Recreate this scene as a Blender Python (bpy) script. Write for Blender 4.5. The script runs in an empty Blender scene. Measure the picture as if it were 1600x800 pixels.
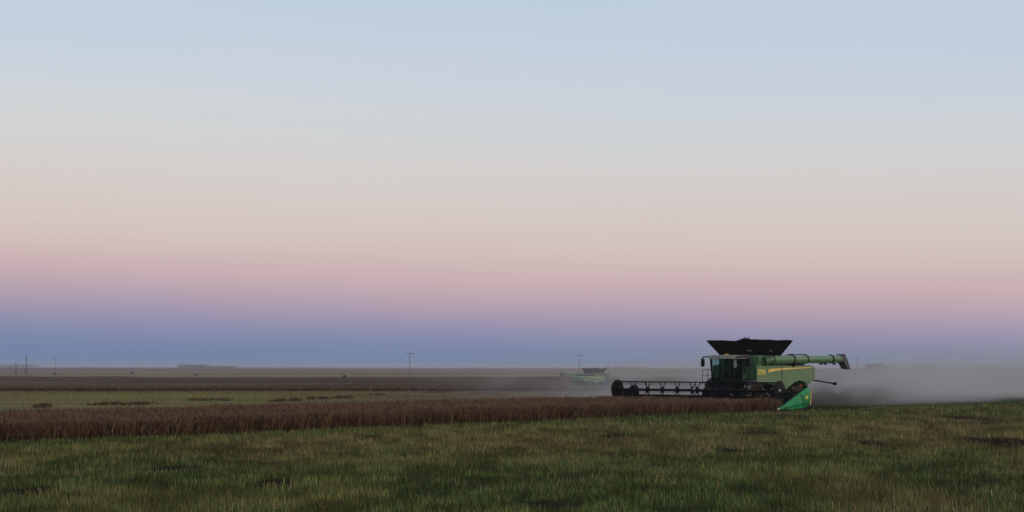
import bpy, bmesh, math, random
import numpy as np
from mathutils import Vector, Matrix
R = math.radians
random.seed(7)
rng = np.random.default_rng(11)
S = bpy.context.scene
COL = S.collection

def lin(r, g, b):
    f = lambda c: (c / 12.92) if c <= 0.04045 else ((c + 0.055) / 1.055) ** 2.4
    return (f(r / 255), f(g / 255), f(b / 255), 1.0)

# ------------------------------------------------------------------ camera
EYE = 2.6
cam_d = bpy.data.cameras.new("camera")
cam = bpy.data.objects.new("camera", cam_d)
COL.objects.link(cam)
cam.location = (0, 0, EYE)
cam.rotation_euler = (R(90), 0, 0)
cam_d.sensor_width = 36
cam_d.lens = 36 * 2400 / 1600
cam_d.shift_y = 173 / 1600
cam_d.clip_start = 0.1
cam_d.clip_end = 20000
S.camera = cam

# ------------------------------------------------------------------ sky
SUN_AZ = R(132)          # compass angle from +Y towards +X: low behind the camera, to the right
w = bpy.data.worlds.new("World")
S.world = w
w.use_nodes = True
nt = w.node_tree
nt.nodes.clear()
N = nt.nodes.new
LK = nt.links.new
out = N("ShaderNodeOutputWorld")
tc = N("ShaderNodeTexCoord")
sep = N("ShaderNodeSeparateXYZ")
LK(tc.outputs["Generated"], sep.inputs[0])

def wmath(op, a, b=None, c=None, clamp=False):
    n = N("ShaderNodeMath")
    n.operation = op
    n.use_clamp = clamp
    for i, v in enumerate((a, b, c)):
        if v is None:
            continue
        if isinstance(v, (int, float)):
            n.inputs[i].default_value = v
        else:
            LK(v, n.inputs[i])
    return n.outputs[0]

def wrange(v, a, b, lo=0.0, hi=1.0, smooth=True):
    n = N("ShaderNodeMapRange")
    n.interpolation_type = 'SMOOTHSTEP' if smooth else 'LINEAR'
    n.inputs["From Min"].default_value = a
    n.inputs["From Max"].default_value = b
    n.inputs["To Min"].default_value = lo
    n.inputs["To Max"].default_value = hi
    LK(v, n.inputs["Value"])
    return n.outputs[0]

def wmix(fac, a, b, mode='MIX'):
    n = N("ShaderNodeMix")
    n.data_type = 'RGBA'
    n.blend_type = mode
    for i, v in ((0, fac), (6, a), (7, b)):
        if isinstance(v, (int, float)):
            n.inputs[i].default_value = v
        elif isinstance(v, tuple):
            n.inputs[i].default_value = v
        else:
            LK(v, n.inputs[i])
    return n.outputs[2]

# the band of the earth's shadow arches: lower towards the right
elev = wmath('MULTIPLY_ADD', sep.outputs[0], 0.030, sep.outputs[2])
# uneven thin haze in the upper air
mpw = N("ShaderNodeMapping")
mpw.inputs["Scale"].default_value = (2.2, 2.2, 16.0)
LK(tc.outputs["Generated"], mpw.inputs["Vector"])
nzw = N("ShaderNodeTexNoise")
nzw.inputs["Scale"].default_value = 1.6
nzw.inputs["Detail"].default_value = 5
nzw.inputs["Roughness"].default_value = 0.55
LK(mpw.outputs[0], nzw.inputs["Vector"])
wisp = wmath('SUBTRACT', nzw.outputs["Fac"], 0.5)
elev = wmath('MULTIPLY_ADD', wisp, wrange(sep.outputs[2], 0.02, 0.2, 0.008, 0.05), elev)
t = wrange(elev, 0.0, 0.25, smooth=False)
ramp = N("ShaderNodeValToRGB")
LK(t, ramp.inputs[0])
cr = ramp.color_ramp
cr.interpolation = 'B_SPLINE'
stops = [(0.000, (106, 131, 170)), (0.03, (111, 133, 171)), (0.06, (123, 138, 175)), (0.10, (144, 145, 177)),
         (0.145, (169, 155, 178)), (0.19, (188, 166, 180)), (0.24, (200, 176, 183)), (0.29, (206, 187, 186)),
         (0.35, (209, 195, 193)), (0.42, (210, 200, 199)), (0.50, (208, 204, 205)), (0.60, (205, 208, 211)),
         (0.72, (198, 207, 219)), (0.95, (187, 202, 220))]
while len(cr.elements) < len(stops):
    cr.elements.new(0.5)
for e, (p, c) in zip(cr.elements, stops):
    e.position = p
    e.color = lin(*c)
sky = wmix(wrange(sep.outputs[2], 0.22, 0.8), ramp.outputs[0], (0.36, 0.40, 0.46, 1))
# afterglow low in the west, behind the photographer
dotn = N("ShaderNodeVectorMath")
dotn.operation = 'DOT_PRODUCT'
LK(tc.outputs["Generated"], dotn.inputs[0])
dotn.inputs[1].default_value = (math.sin(SUN_AZ), math.cos(SUN_AZ), 0.02)
glow = wmath('MULTIPLY', wrange(dotn.outputs["Value"], -0.1, 1.0), wrange(sep.outputs[2], 0.55, -0.02))
sky = wmix(wmath('MULTIPLY', glow, 0.85), sky, (1.25, 0.88, 0.55, 1))
# below the horizon: dark land
sky = wmix(wrange(sep.outputs[2], -0.004, -0.05), sky, (0.035, 0.034, 0.03, 1))
nish = N("ShaderNodeTexSky")
nish.sky_type = 'NISHITA'
nish.sun_disc = False
nish.sun_elevation = R(1.5)
nish.sun_rotation = SUN_AZ
nish.air_density = 1.2
nish.dust_density = 1.0
nish.ozone_density = 2.0
bg1 = N("ShaderNodeBackground")
LK(sky, bg1.inputs[0])
bg1.inputs[1].default_value = 0.97
bg2 = N("ShaderNodeBackground")
LK(nish.outputs[0], bg2.inputs[0])
bg2.inputs[1].default_value = 0.05
addw = N("ShaderNodeAddShader")
LK(bg1.outputs[0], addw.inputs[0])
LK(bg2.outputs[0], addw.inputs[1])
LK(addw.outputs[0], out.inputs["Surface"])

# the last of the sun's light: very weak, wide and warm
sun_d = bpy.data.lights.new("sun", 'SUN')
sun_d.energy = 0.55
sun_d.angle = R(25)
sun_d.color = (1.0, 0.86, 0.72)
sun = bpy.data.objects.new("sun", sun_d)
COL.objects.link(sun)
sd = Vector((math.sin(SUN_AZ), math.cos(SUN_AZ), math.tan(R(9))))
sun.rotation_euler = sd.to_track_quat('Z', 'Y').to_euler()

S.view_settings.view_transform = 'Standard'
S.view_settings.look = 'None'
S.view_settings.exposure = 0.0
S.view_settings.gamma = 1.0
S.view_settings.use_curve_mapping = False
S.render.engine = 'CYCLES'
cy = S.cycles
cy.use_denoising = True
cy.max_bounces = 6
cy.diffuse_bounces = 2
cy.glossy_bounces = 3
cy.transmission_bounces = 6
cy.transparent_max_bounces = 8
cy.volume_bounces = 1
cy.volume_max_steps = 256
cy.volume_step_rate = 1.0
cy.sample_clamp_indirect = 4.0

# ------------------------------------------------------------------ noise and terrain
def vnoise(x, y, seed=0):
    xi = np.floor(x).astype(np.int64)
    yi = np.floor(y).astype(np.int64)
    fx = x - xi
    fy = y - yi
    fx = fx * fx * (3 - 2 * fx)
    fy = fy * fy * (3 - 2 * fy)
    def h(a, b):
        n = (a * 374761393 + b * 668265263 + seed * 1442695041) & 0xffffffff
        n = ((n ^ (n >> 13)) * 1274126177) & 0xffffffff
        return ((n ^ (n >> 16)) & 0xffff) / 65535.0
    return ((h(xi, yi) * (1 - fx) + h(xi + 1, yi) * fx) * (1 - fy)
            + (h(xi, yi + 1) * (1 - fx) + h(xi + 1, yi + 1) * fx) * fy)

def fbm(x, y, seed=0, n=4):
    s = 0
    a = 0.5
    tot = 0
    for i in range(n):
        s = s + a * vnoise(x * 2 ** i + 17.3 * i, y * 2 ** i - 9.1 * i, seed + i)
        tot += a
        a *= 0.5
    return s / tot

def sstep(v, a, b):
    u = np.clip((v - a) / (b - a), 0, 1)
    return u * u * (3 - 2 * u)

def gz(x, y):
    x = np.asarray(x, float)
    y = np.asarray(y, float)
    z = -2.0 * sstep(y, 100, 330)
    z = z + (fbm(x / 9, y / 9, 3, 3) - 0.5) * 0.10 * sstep(y, 0, 40)
    z = z + (fbm(x / 260, y / 260, 5, 3) - 0.5) * 2.2 * sstep(y, 300, 1200)
    z = z + 2.6 * np.exp(-((x + 1050) / 330) ** 2) * sstep(y, 1500, 2600)
    return z

# the combine's frame: heading D, its left L, front axle on the ground at O
DX, DY = -0.6832, -0.7302
LX, LY = 0.7302, -0.6832
OX, OY = 13.93, 96.5
HW = 6.35                      # half width of the header and of the swath left standing

def to_loc(x, y):
    return (x - OX) * DX + (y - OY) * DY, (x - OX) * LX + (y - OY) * LY

def edge_l(f):
    return HW + 0.026 * np.maximum(f - 6, 0)

def to_world(f, l):
    return OX + f * DX + l * LX, OY + f * DY + l * LY

# ------------------------------------------------------------------ materials
def mat(name, base, rough=0.6, metal=0.0, var=0.25, scale=3.0, dust=0.0, dust_col=(0.16, 0.135, 0.10), coat=0.0,
        bump=0.0, spec=0.5):
    m = bpy.data.materials.new(name)
    m.use_nodes = True
    t_ = m.node_tree
    b = t_.nodes["Principled BSDF"]
    c = t_.nodes.new("ShaderNodeTexCoord")
    n1 = t_.nodes.new("ShaderNodeTexNoise")
    n1.inputs["Scale"].default_value = scale
    n1.inputs["Detail"].default_value = 6
    t_.links.new(c.outputs["Object"], n1.inputs["Vector"])
    r = t_.nodes.new("ShaderNodeValToRGB")
    r.color_ramp.elements[0].position = 0.3
    r.color_ramp.elements[1].position = 0.7
    r.color_ramp.elements[0].color = tuple(k * (1 - var) for k in base) + (1,)
    r.color_ramp.elements[1].color = tuple(min(1, k * (1 + var)) for k in base) + (1,)
    t_.links.new(n1.outputs["Fac"], r.inputs[0])
    col = r.outputs[0]
    if dust > 0:
        n2 = t_.nodes.new("ShaderNodeTexNoise")
        n2.inputs["Scale"].default_value = 1.3
        n2.inputs["Detail"].default_value = 8
        n2.inputs["Roughness"].default_value = 0.65
        t_.links.new(c.outputs["Object"], n2.inputs["Vector"])
        mr = t_.nodes.new("ShaderNodeMapRange")
        mr.inputs["From Min"].default_value = 0.3
        mr.inputs["From Max"].default_value = 0.75
        mr.inputs["To Min"].default_value = dust * 0.55
        mr.inputs["To Max"].default_value = min(1, dust * 1.4)
        t_.links.new(n2.outputs["Fac"], mr.inputs["Value"])
        mx = t_.nodes.new("ShaderNodeMix")
        mx.data_type = 'RGBA'
        t_.links.new(mr.outputs[0], mx.inputs[0])
        t_.links.new(col, mx.inputs[6])
        mx.inputs[7].default_value = dust_col + (1,)
        col = mx.outputs[2]
    t_.links.new(col, b.inputs["Base Color"])
    mr2 = t_.nodes.new("ShaderNodeMapRange")
    mr2.inputs["To Min"].default_value = max(0.02, rough - 0.12)
    mr2.inputs["To Max"].default_value = min(1, rough + 0.12)
    t_.links.new(n1.outputs["Fac"], mr2.inputs["Value"])
    t_.links.new(mr2.outputs[0], b.inputs["Roughness"])
    b.inputs["Metallic"].default_value = metal
    b.inputs["Coat Weight"].default_value = coat
    b.inputs["Coat Roughness"].default_value = 0.15
    b.inputs["Specular IOR Level"].default_value = spec
    if bump > 0:
        bn = t_.nodes.new("ShaderNodeBump")
        bn.inputs["Strength"].default_value = bump
        bn.inputs["Distance"].default_value = 0.02
        t_.links.new(n1.outputs["Fac"], bn.inputs["Height"])
        t_.links.new(bn.outputs[0], b.inputs["Normal"])
    return m

def plant_mat(name, rough=0.85, trans=0.0, spec=0.08):
    m = bpy.data.materials.new(name)
    m.use_nodes = True
    t_ = m.node_tree
    b = t_.nodes["Principled BSDF"]
    a = t_.nodes.new("ShaderNodeVertexColor")
    a.layer_name = "tint"
    n1 = t_.nodes.new("ShaderNodeTexNoise")
    n1.inputs["Scale"].default_value = 2.5
    c = t_.nodes.new("ShaderNodeTexCoord")
    t_.links.new(c.outputs["Object"], n1.inputs["Vector"])
    mr = t_.nodes.new("ShaderNodeMapRange")
    mr.inputs["To Min"].default_value = 0.75
    mr.inputs["To Max"].default_value = 1.25
    t_.links.new(n1.outputs["Fac"], mr.inputs["Value"])
    mx = t_.nodes.new("ShaderNodeVectorMath")
    mx.operation = 'SCALE'
    t_.links.new(a.outputs["Color"], mx.inputs[0])
    t_.links.new(mr.outputs[0], mx.inputs["Scale"])
    t_.links.new(mx.outputs[0], b.inputs["Base Color"])
    b.inputs["Roughness"].default_value = rough
    b.inputs["Specular IOR Level"].default_value = spec
    return m

M = {
    'green': mat('green_paint', (0.018, 0.125, 0.042), 0.38, var=0.15, dust=0.22, coat=0.3),
    'dusty_green': mat('dusty_green_paint', (0.034, 0.18, 0.065), 0.40, var=0.12, scale=1.5, dust=0.42,
                       dust_col=(0.21, 0.28, 0.17), coat=0.3),
    'bright_green': mat('bright_green_plastic', (0.005, 0.29, 0.095), 0.42, var=0.35, scale=1.6, dust=0.13, dust_col=(0.05, 0.06, 0.035), spec=0.3),
    'yellow': mat('yellow_paint', (0.62, 0.44, 0.03), 0.4, var=0.1, dust=0.15),
    'decal': mat('yellow_decal', (0.75, 0.62, 0.12), 0.4, var=0.08),
    'stripe': mat('stripe_decal', (0.80, 0.60, 0.16), 0.4, var=0.15),
    'black': mat('black_plastic', (0.006, 0.006, 0.007), 0.55, var=0.3, dust=0.0, spec=0.12),
    'rubber': mat('hopper_rubber', (0.006, 0.0055, 0.005), 0.85, var=0.4, scale=2, dust=0.03, dust_col=(0.05, 0.04, 0.03), spec=0.04),
    'dark_metal': mat('dark_steel', (0.005, 0.006, 0.008), 0.55, var=0.4, dust=0.0, spec=0.08),
    'rim': mat('dark_rim', (0.06, 0.045, 0.012), 0.7, var=0.5, dust=0.6, dust_col=(0.022, 0.018, 0.013), spec=0.15),  # dark brown rim colour, mottled darker still
    'steel': mat('worn_steel', (0.35, 0.36, 0.36), 0.4, metal=0.7, var=0.3, dust=0.2),
    'tyre': mat('tyre_rubber', (0.014, 0.013, 0.012), 0.85, var=0.3, dust=0.3, dust_col=(0.05, 0.04, 0.03), bump=0.3),
    'roof': mat('grey_roof', (0.16, 0.19, 0.17), 0.45, var=0.12, dust=0.35),
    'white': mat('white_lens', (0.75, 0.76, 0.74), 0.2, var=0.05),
    'amber': mat('amber_lens', (0.75, 0.22, 0.04), 0.25, var=0.1),
    'seat': mat('seat_fabric', (0.03, 0.03, 0.035), 0.9, var=0.3),
    'spout': mat('spout_rubber', (0.045, 0.045, 0.055), 0.75, var=0.4, dust=0.25, dust_col=(0.2, 0.2, 0.22)),
    'wood': mat('weathered_wood', (0.11, 0.102, 0.095), 0.85, var=0.3),
    'far_shed': mat('far_metal_shed', (0.10, 0.09, 0.10), 0.7, var=0.2, scale=0.2),
    'crop': plant_mat('ripe_crop'),
    'stubble': plant_mat('stubble_blades'),
    'leaf': plant_mat('foliage'),
}
g = bpy.data.materials.new('tinted_glass')
g.use_nodes = True
gb = g.node_tree.nodes["Principled BSDF"]
gb.inputs["Base Color"].default_value = (0.55, 0.72, 0.68, 1)
gb.inputs["Roughness"].default_value = 0.03
gb.inputs["Transmission Weight"].default_value = 1.0
gb.inputs["IOR"].default_value = 1.12
M['glass'] = g

gm = bpy.data.materials.new('field_soil')
gm.use_nodes = True
t_ = gm.node_tree
b = t_.nodes["Principled BSDF"]
a = t_.nodes.new("ShaderNodeVertexColor")
a.layer_name = "tint"
c = t_.nodes.new("ShaderNodeTexCoord")
n1 = t_.nodes.new("ShaderNodeTexNoise")
n1.inputs["Scale"].default_value = 4.0
n1.inputs["Detail"].default_value = 8
t_.links.new(c.outputs["Object"], n1.inputs["Vector"])
mp = t_.nodes.new("ShaderNodeMapping")
mp.inputs["Scale"].default_value = (0.02, 0.06, 0.05)
t_.links.new(c.outputs["Object"], mp.inputs["Vector"])
n2 = t_.nodes.new("ShaderNodeTexNoise")
n2.inputs["Scale"].default_value = 1.0
n2.inputs["Detail"].default_value = 9
n2.inputs["Roughness"].default_value = 0.65
t_.links.new(mp.outputs[0], n2.inputs["Vector"])
ad = t_.nodes.new("ShaderNodeMath")
ad.operation = 'ADD'
t_.links.new(n1.outputs["Fac"], ad.inputs[0])
t_.links.new(n2.outputs["Fac"], ad.inputs[1])
mr = t_.nodes.new("ShaderNodeMapRange")
mr.inputs["From Min"].default_value = 0.6
mr.inputs["From Max"].default_value = 1.4
mr.inputs["To Min"].default_value = 0.5
mr.inputs["To Max"].default_value = 1.5
t_.links.new(ad.outputs[0], mr.inputs["Value"])
mx = t_.nodes.new("ShaderNodeVectorMath")
mx.operation = 'SCALE'
t_.links.new(a.outputs["Color"], mx.inputs[0])
t_.links.new(mr.outputs[0], mx.inputs["Scale"])
t_.links.new(mx.outputs[0], b.inputs["Base Color"])
b.inputs["Roughness"].default_value = 0.95
b.inputs["Specular IOR Level"].default_value = 0.0
bn = t_.nodes.new("ShaderNodeBump")
bn.inputs["Strength"].default_value = 0.6
bn.inputs["Distance"].default_value = 0.05
t_.links.new(n1.outputs["Fac"], bn.inputs["Height"])
t_.links.new(bn.outputs[0], b.inputs["Normal"])

# ------------------------------------------------------------------ tagging
def tag(o, label=None, cat=None, group=None, kind=None):
    if label: o['label'] = label
    if cat: o['category'] = cat
    if group: o['group'] = group
    if kind: o['kind'] = kind
    return o

def np_mesh(name, verts, faces, tint, material, smooth=False):
    """faces: (n, k) index array"""
    me = bpy.data.meshes.new(name)
    nv = len(verts)
    nf, k = faces.shape
    me.vertices.add(nv)
    me.vertices.foreach_set("co", np.ascontiguousarray(verts, dtype=np.float32).ravel())
    me.loops.add(nf * k)
    me.loops.foreach_set("vertex_index", np.ascontiguousarray(faces, dtype=np.int32).ravel())
    me.polygons.add(nf)
    me.polygons.foreach_set("loop_start", np.arange(0, nf * k, k, dtype=np.int32))
    me.update(calc_edges=True)
    if smooth:
        me.polygons.foreach_set("use_smooth", np.ones(nf, dtype=bool))
    if tint is not None:
        at = me.color_attributes.new("tint", 'FLOAT_COLOR', 'POINT')
        rgba = np.ones((nv, 4), np.float32)
        rgba[:, :3] = tint
        at.data.foreach_set("color", rgba.ravel())
    me.materials.append(material)
    o = bpy.data.objects.new(name, me)
    COL.objects.link(o)
    return o

# ------------------------------------------------------------------ field colours
GREEN = np.array([0.050, 0.078, 0.026])
OLIVE = np.array([0.116, 0.122, 0.038])
TAN = np.array([0.150, 0.102, 0.046])
GREYT = np.array([0.140, 0.110, 0.062])
SOIL = np.array([0.024, 0.018, 0.013])

# bare dark patches (x, y, half length along the furrow, half width)
BARE = [(px, Y, a_, b_) for px, Y, a_, b_ in []]
def px_ground(px, py):
    Y = EYE * 2400 / (py - 573.0)
    return (px - 800) / 2400 * Y, Y
for (px, py, wpx, hpx) in [(1560, 692, 70, 9), (1515, 654, 36, 4), (1555, 664, 30, 4), (428, 758, 44, 7), (270, 734, 40, 7),
                           (578, 684, 24, 4), (970, 682, 34, 4), (1140, 706, 30, 5), (1370, 694, 30, 4), (1190, 677, 40, 3),
                           (860, 790, 60, 6), (1245, 652, 30, 3), (40, 770, 40, 8), (1330, 640, 30, 2), (1450, 672, 24, 4)]:
    X0, Y0 = px_ground(px, py)
    BARE.append((X0, Y0, wpx / 2400 * Y0, abs(px_ground(px, py - hpx)[1] - px_ground(px, py + hpx)[1]) / 2 + 0.15))

def bare_mask(x, y):
    m_ = np.zeros_like(x)
    wob = (fbm(x / 1.3, y / 1.3, 91, 3) - 0.5) * 1.2
    for (bx, by, a_, b_) in BARE:
        d_ = np.sqrt(((x - bx) / a_) ** 2 + ((y - by) / b_) ** 2) + wob
        m_ = np.maximum(m_, 1 - sstep(d_, 0.7, 1.15))
    return m_

def near_mix(x, y):
    """weights of green / olive / tan / grey straw over the near stubble"""
    f, l = to_loc(x, y)
    q = l - edge_l(f)                                          # distance from the standing edge
    u = fbm(f / 16, l / 5, 21, 4)
    v = fbm(f / 7 + 50, l / 3, 33, 4)
    wv = fbm(x / 3.5, y / 6, 44, 3)
    edge = 1 - sstep(q + (v - 0.5) * 5, 1.5, 5.0)
    tan = sstep(u, 0.52, 0.70) * 0.7 * (1 - edge)
    tan = np.maximum(tan, (1 - edge) * 0.8 * np.exp(-((x - 0.5) / 5.0) ** 2 - ((y - 53) / 7.0) ** 2))
    grey = sstep(v, 0.52, 0.70) * 0.65 * (1 - edge * 0.7)
    gre = np.maximum(edge * 0.9, sstep(wv, 0.30, 0.56) * sstep(-y, -56, -36))  # greener regrowth close up, with lens darkening also put into the colour
    gre = np.maximum(gre, sstep(1 - u, 0.52, 0.7) * 0.7)
    return gre, tan, grey

def field_colour(x, y):
    f, l = to_loc(x, y)
    gre, tan, grey = near_mix(x, y)
    c_ = np.broadcast_to(OLIVE, x.shape + (3,)).copy()
    mixc = lambda c0, c1, k: c0 * (1 - k[..., None]) + c1 * k[..., None]
    c_ = mixc(c_, GREYT, grey)
    c_ = mixc(c_, TAN, tan)
    c_ = mixc(c_, GREEN, gre)
    c_ = c_ * 0.62                                      # soil shows between the stems
    c_ = mixc(c_, SOIL, bare_mask(x, y))
    # swath between the two harvested sides, and the land the machine has just cut
    strip = ((l < edge_l(f)) & (l > -HW) & (f > 3.5)).astype(float)
    c_ = mixc(c_, np.array([0.030, 0.019, 0.014]), strip)
    # cut land beyond the swath, yellow-green
    far1 = sstep(-l, HW - 0.2, HW + 0.2)
    n_ = fbm(x / 30, y / 9, 61, 4)
    lime = np.exp(-((x + 32) / 8.5) ** 2 - ((y - 140) / 13) ** 2) * sstep(fbm(x / 6, y / 9, 65, 3), 0.2, 0.55)
    midc = mixc(np.broadcast_to(np.array([0.205, 0.172, 0.088]), x.shape + (3,)), np.array([0.150, 0.138, 0.058]), sstep(n_, 0.4, 0.62))
    midc = mixc(midc, np.array([0.185, 0.215, 0.050]), np.clip(lime * 1.3, 0, 1) * 0.85)
    midc = mixc(midc, np.array([0.150, 0.105, 0.070]), sstep(x + (n_ - 0.5) * 30, -22, 2) * 0.75)
    c_ = mixc(c_, midc, far1)
    # second standing crop
    wob = (fbm(x / 60, y / 60, 71, 3) - 0.5)
    c_ = mixc(c_, np.array([0.060, 0.042, 0.032]), sstep(y + wob * 8, 219, 222))
    # tan land, then the dusky far land
    n3 = fbm(x / 400, y / 120, 81, 4)
    tanf = mixc(np.broadcast_to(np.array([0.25, 0.19, 0.125]), x.shape + (3,)), np.array([0.17, 0.145, 0.085]), sstep(n3, 0.4, 0.65))
    c_ = mixc(c_, tanf, sstep(y + wob * 260, 600, 640))
    n4 = fbm(x / 900, y / 420, 83, 4)
    farf = mixc(np.broadcast_to(np.array([0.19, 0.12, 0.085]), x.shape + (3,)), np.array([0.09, 0.075, 0.06]), sstep(n4, 0.42, 0.6))
    c_ = mixc(c_, farf, sstep(y + wob * 500, 1500, 1750))
    return c_

# ------------------------------------------------------------------ ground sheet
rows = np.concatenate([np.arange(-60, 20, 4.0), np.arange(20, 125, 0.7),
                       125 * (6500 / 125) ** np.linspace(0, 1, 170)])
us = np.linspace(-1, 1, 301)
us = np.sign(us) * (0.45 * np.abs(us) + 0.95 * np.abs(us) ** 3)
YY, UU = np.meshgrid(rows, us, indexing='ij')
XX = UU * (YY + 85)
ZZ = gz(XX, YY)
nr, nc = YY.shape
idx = np.arange(nr * nc).reshape(nr, nc)
faces = np.stack([idx[:-1, :-1], idx[:-1, 1:], idx[1:, 1:], idx[1:, :-1]], -1).reshape(-1, 4)
ground = np_mesh('ground', np.stack([XX, YY, ZZ], -1).reshape(-1, 3), faces, field_colour(XX, YY).reshape(-1, 3), gm, smooth=True)
tag(ground, kind='structure')

# ------------------------------------------------------------------ blades
def blades(x, y, h, wd, col, lean=0.25, top_w=0.35, z0=None, leandir=None):
    """upright tapering strips: returns verts, quads, tints"""
    n = len(x)
    z = gz(x, y) if z0 is None else z0
    th = rng.uniform(0, math.pi, n)                     # facing
    dx, dy = np.cos(th) * wd / 2, np.sin(th) * wd / 2
    la = rng.uniform(0, 2 * math.pi, n) if leandir is None else leandir
    lm = np.abs(rng.normal(0, lean, n)) * h
    tx, ty = x + np.cos(la) * lm, y + np.sin(la) * lm
    v = np.empty((n, 4, 3))
    v[:, 0] = np.stack([x - dx, y - dy, z - 0.02], -1)
    v[:, 1] = np.stack([x + dx, y + dy, z - 0.02], -1)
    v[:, 2] = np.stack([tx + dx * top_w, ty + dy * top_w, z + h], -1)
    v[:, 3] = np.stack([tx - dx * top_w, ty - dy * top_w, z + h], -1)
    return v.reshape(-1, 3), np.arange(n * 4).reshape(n, 4), np.repeat(col, 4, axis=0)

def join(parts):
    vs, fs, cs = [], [], []
    o_ = 0
    for v, f_, c_ in parts:
        vs.append(v)
        fs.append(f_ + o_)
        cs.append(c_)
        o_ += len(v)
    return np.concatenate(vs), np.concatenate(fs), np.concatenate(cs)

def scatter_fan(n, y0, y1, umax=0.42, pad=4, power=1.0):
    y = y0 + (y1 - y0) * rng.random(n) ** power
    x = rng.uniform(-1, 1, n) * (umax * y + pad)
    return x, y

# near stubble: cut stems standing in rows, with green regrowth
parts = []
for (n, y0, y1, ws) in [(190000, 16, 42, 1.0), (130000, 40, 66, 1.35), (120000, 62, 104, 2.0), (30000, 96, 135, 2.6)]:
    x, y = scatter_fan(n, y0, y1)
    f, l = to_loc(x, y)
    # stems gather in drill rows 0.3 m apart
    lr = np.round(l / 0.3) * 0.3 + rng.normal(0, 0.055, n)
    k_ = rng.random(n) < 0.6
    l = np.where(k_, lr, l)
    x, y = to_world(f, l)
    keep = (l > edge_l(f) + 0.05 + rng.normal(0, 0.15, n)) & (rng.random(n) > bare_mask(x, y) * 0.93)
    x, y, l, f = x[keep], y[keep], l[keep], f[keep]
    gre, tan, grey = near_mix(x, y)
    n = len(x)
    r_ = rng.random(n)
    isg = r_ < 0.25 + gre * 0.55 - tan * 0.15
    c_ = np.where(isg[:, None], GREEN * rng.uniform(0.7, 1.9, (n, 1)) + np.array([0.012, 0.01, 0.0]) * rng.random((n, 1)),
                  OLIVE * 1.25)
    straw = (~isg) & (rng.random(n) < 0.2 + 0.7 * np.maximum(tan, grey))
    c_[straw] = np.where((rng.random(straw.sum()) < 0.5 + 0.4 * (tan - grey)[straw])[:, None], TAN * 1.3, GREYT * 1.45)
    c_ = c_ * np.exp(rng.normal(0, 0.42, (n, 1))) * (0.55 + 0.9 * sstep(fbm(x / 0.7, y / 1.3, 57, 3), 0.25, 0.75))[:, None]
    hh = np.where(isg, rng.uniform(0.05, 0.15, n), rng.uniform(0.10, 0.20, n)) * (0.75 + 0.5 * fbm(x / 2.2, y / 2.2, 8, 2))
    wd = np.where(isg, rng.uniform(0.010, 0.022, n), rng.uniform(0.007, 0.013, n)) * ws
    hh = hh * (0.9 + 0.1 * ws)
    parts.append(blades(x, y, hh, wd, c_, lean=0.3))
    # a share of the straw lies knocked over
    m_ = rng.random(n) < 0.10
    parts.append(blades(x[m_], y[m_], hh[m_] * 0.55, wd[m_] * 1.1, np.broadcast_to(GREYT * 1.3, (m_.sum(), 3)) * rng.uniform(0.6, 1.4, (m_.sum(), 1)), lean=1.4))
v, f_, c_ = join(parts)
tag(np_mesh('stubble_grass', v, f_, c_, M['stubble']), kind='stuff')

# stubble beyond the swath
parts = []
x = rng.uniform(-95, 60, 90000)
y = 70 + 152 * rng.random(90000) ** 0.9
f, l = to_loc(x, y)
k_ = (l < -HW - 0.1)
x, y = x[k_], y[k_]
n = len(x)
cc = field_colour(x, y) * rng.uniform(0.65, 1.5, (n, 1))
parts.append(blades(x, y, rng.uniform(0.12, 0.3, n), rng.uniform(0.02, 0.05, n), cc, lean=0.3))
v, f_, c_ = join(parts)
tag(np_mesh('distant_stubble_grass', v, f_, c_, M['stubble']), kind='stuff')

# ------------------------------------------------------------------ standing crop
RED = np.array([0.120, 0.052, 0.028])
PURP = np.array([0.120, 0.070, 0.046])
PODS = np.array([0.17, 0.106, 0.073])
STRAW = np.array([0.20, 0.145, 0.075])

def crop_plants(x, y, h, scale=1.0, nbr=6, laid=None):
    n = len(x)
    base = np.where((rng.random(n) < 0.5)[:, None], RED, PURP) * rng.uniform(0.6, 1.4, (n, 1))
    st = rng.random(n) < 0.15
    base[st] = STRAW * rng.uniform(0.6, 1.2, (st.sum(), 1))
    low = np.where((rng.random(n) < 0.25)[:, None], np.array([0.07, 0.072, 0.028]), base * 0.8)
    parts_ = [blades(x, y, h * rng.uniform(0.75, 1.0, n), np.full(n, 0.016) * scale, low, lean=0.10, top_w=0.5)]
    z = gz(x, y)
    for i in range(nbr):
        fr = rng.uniform(0.3, 0.85, n)
        bx = x + rng.normal(0, 0.05, n)
        by = y + rng.normal(0, 0.05, n)
        fw = sstep(fr, 0.5, 0.8)[:, None]
        podc = base * (1 - fw) + (PODS * 0.75 + base * 0.25) * fw
        parts_.append(blades(bx, by, h * np.minimum(rng.uniform(0.18, 0.45, n), 1.05 - fr * 0.85), rng.uniform(0.014, 0.034, n) * scale,
                             podc * rng.uniform(0.75, 1.3, (n, 1)), lean=0.75, top_w=0.8, z0=z + h * fr * 0.85))
    return parts_

def crop_height(f, l):
    return 0.58 + 0.26 * fbm(f / 3, l / 2.2, 13, 4) + 0.05 * vnoise(f * 1.7, l * 1.7, 14)

parts = []
# body of the swath
n = 21000
f = 4.4 + 76 * rng.random(n)
l = -HW + (edge_l(f) - 0.15 + HW) * rng.random(n)
x, y = to_world(f, l)
parts += crop_plants(x, y, crop_height(f, l) * rng.uniform(0.96, 1.03, n), 1.5)
# dense near edge
n = 9000
f = 4.6 + 75 * rng.random(n)
l = edge_l(f) - np.abs(rng.normal(0, 0.45, n)) + 0.7 * (fbm(f / 2.5, f * 0, 15, 3) - 0.5)
x, y = to_world(f, l)
parts += crop_plants(x, y, crop_height(f, l) * rng.uniform(0.8, 1.1, n), 1.1)
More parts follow.
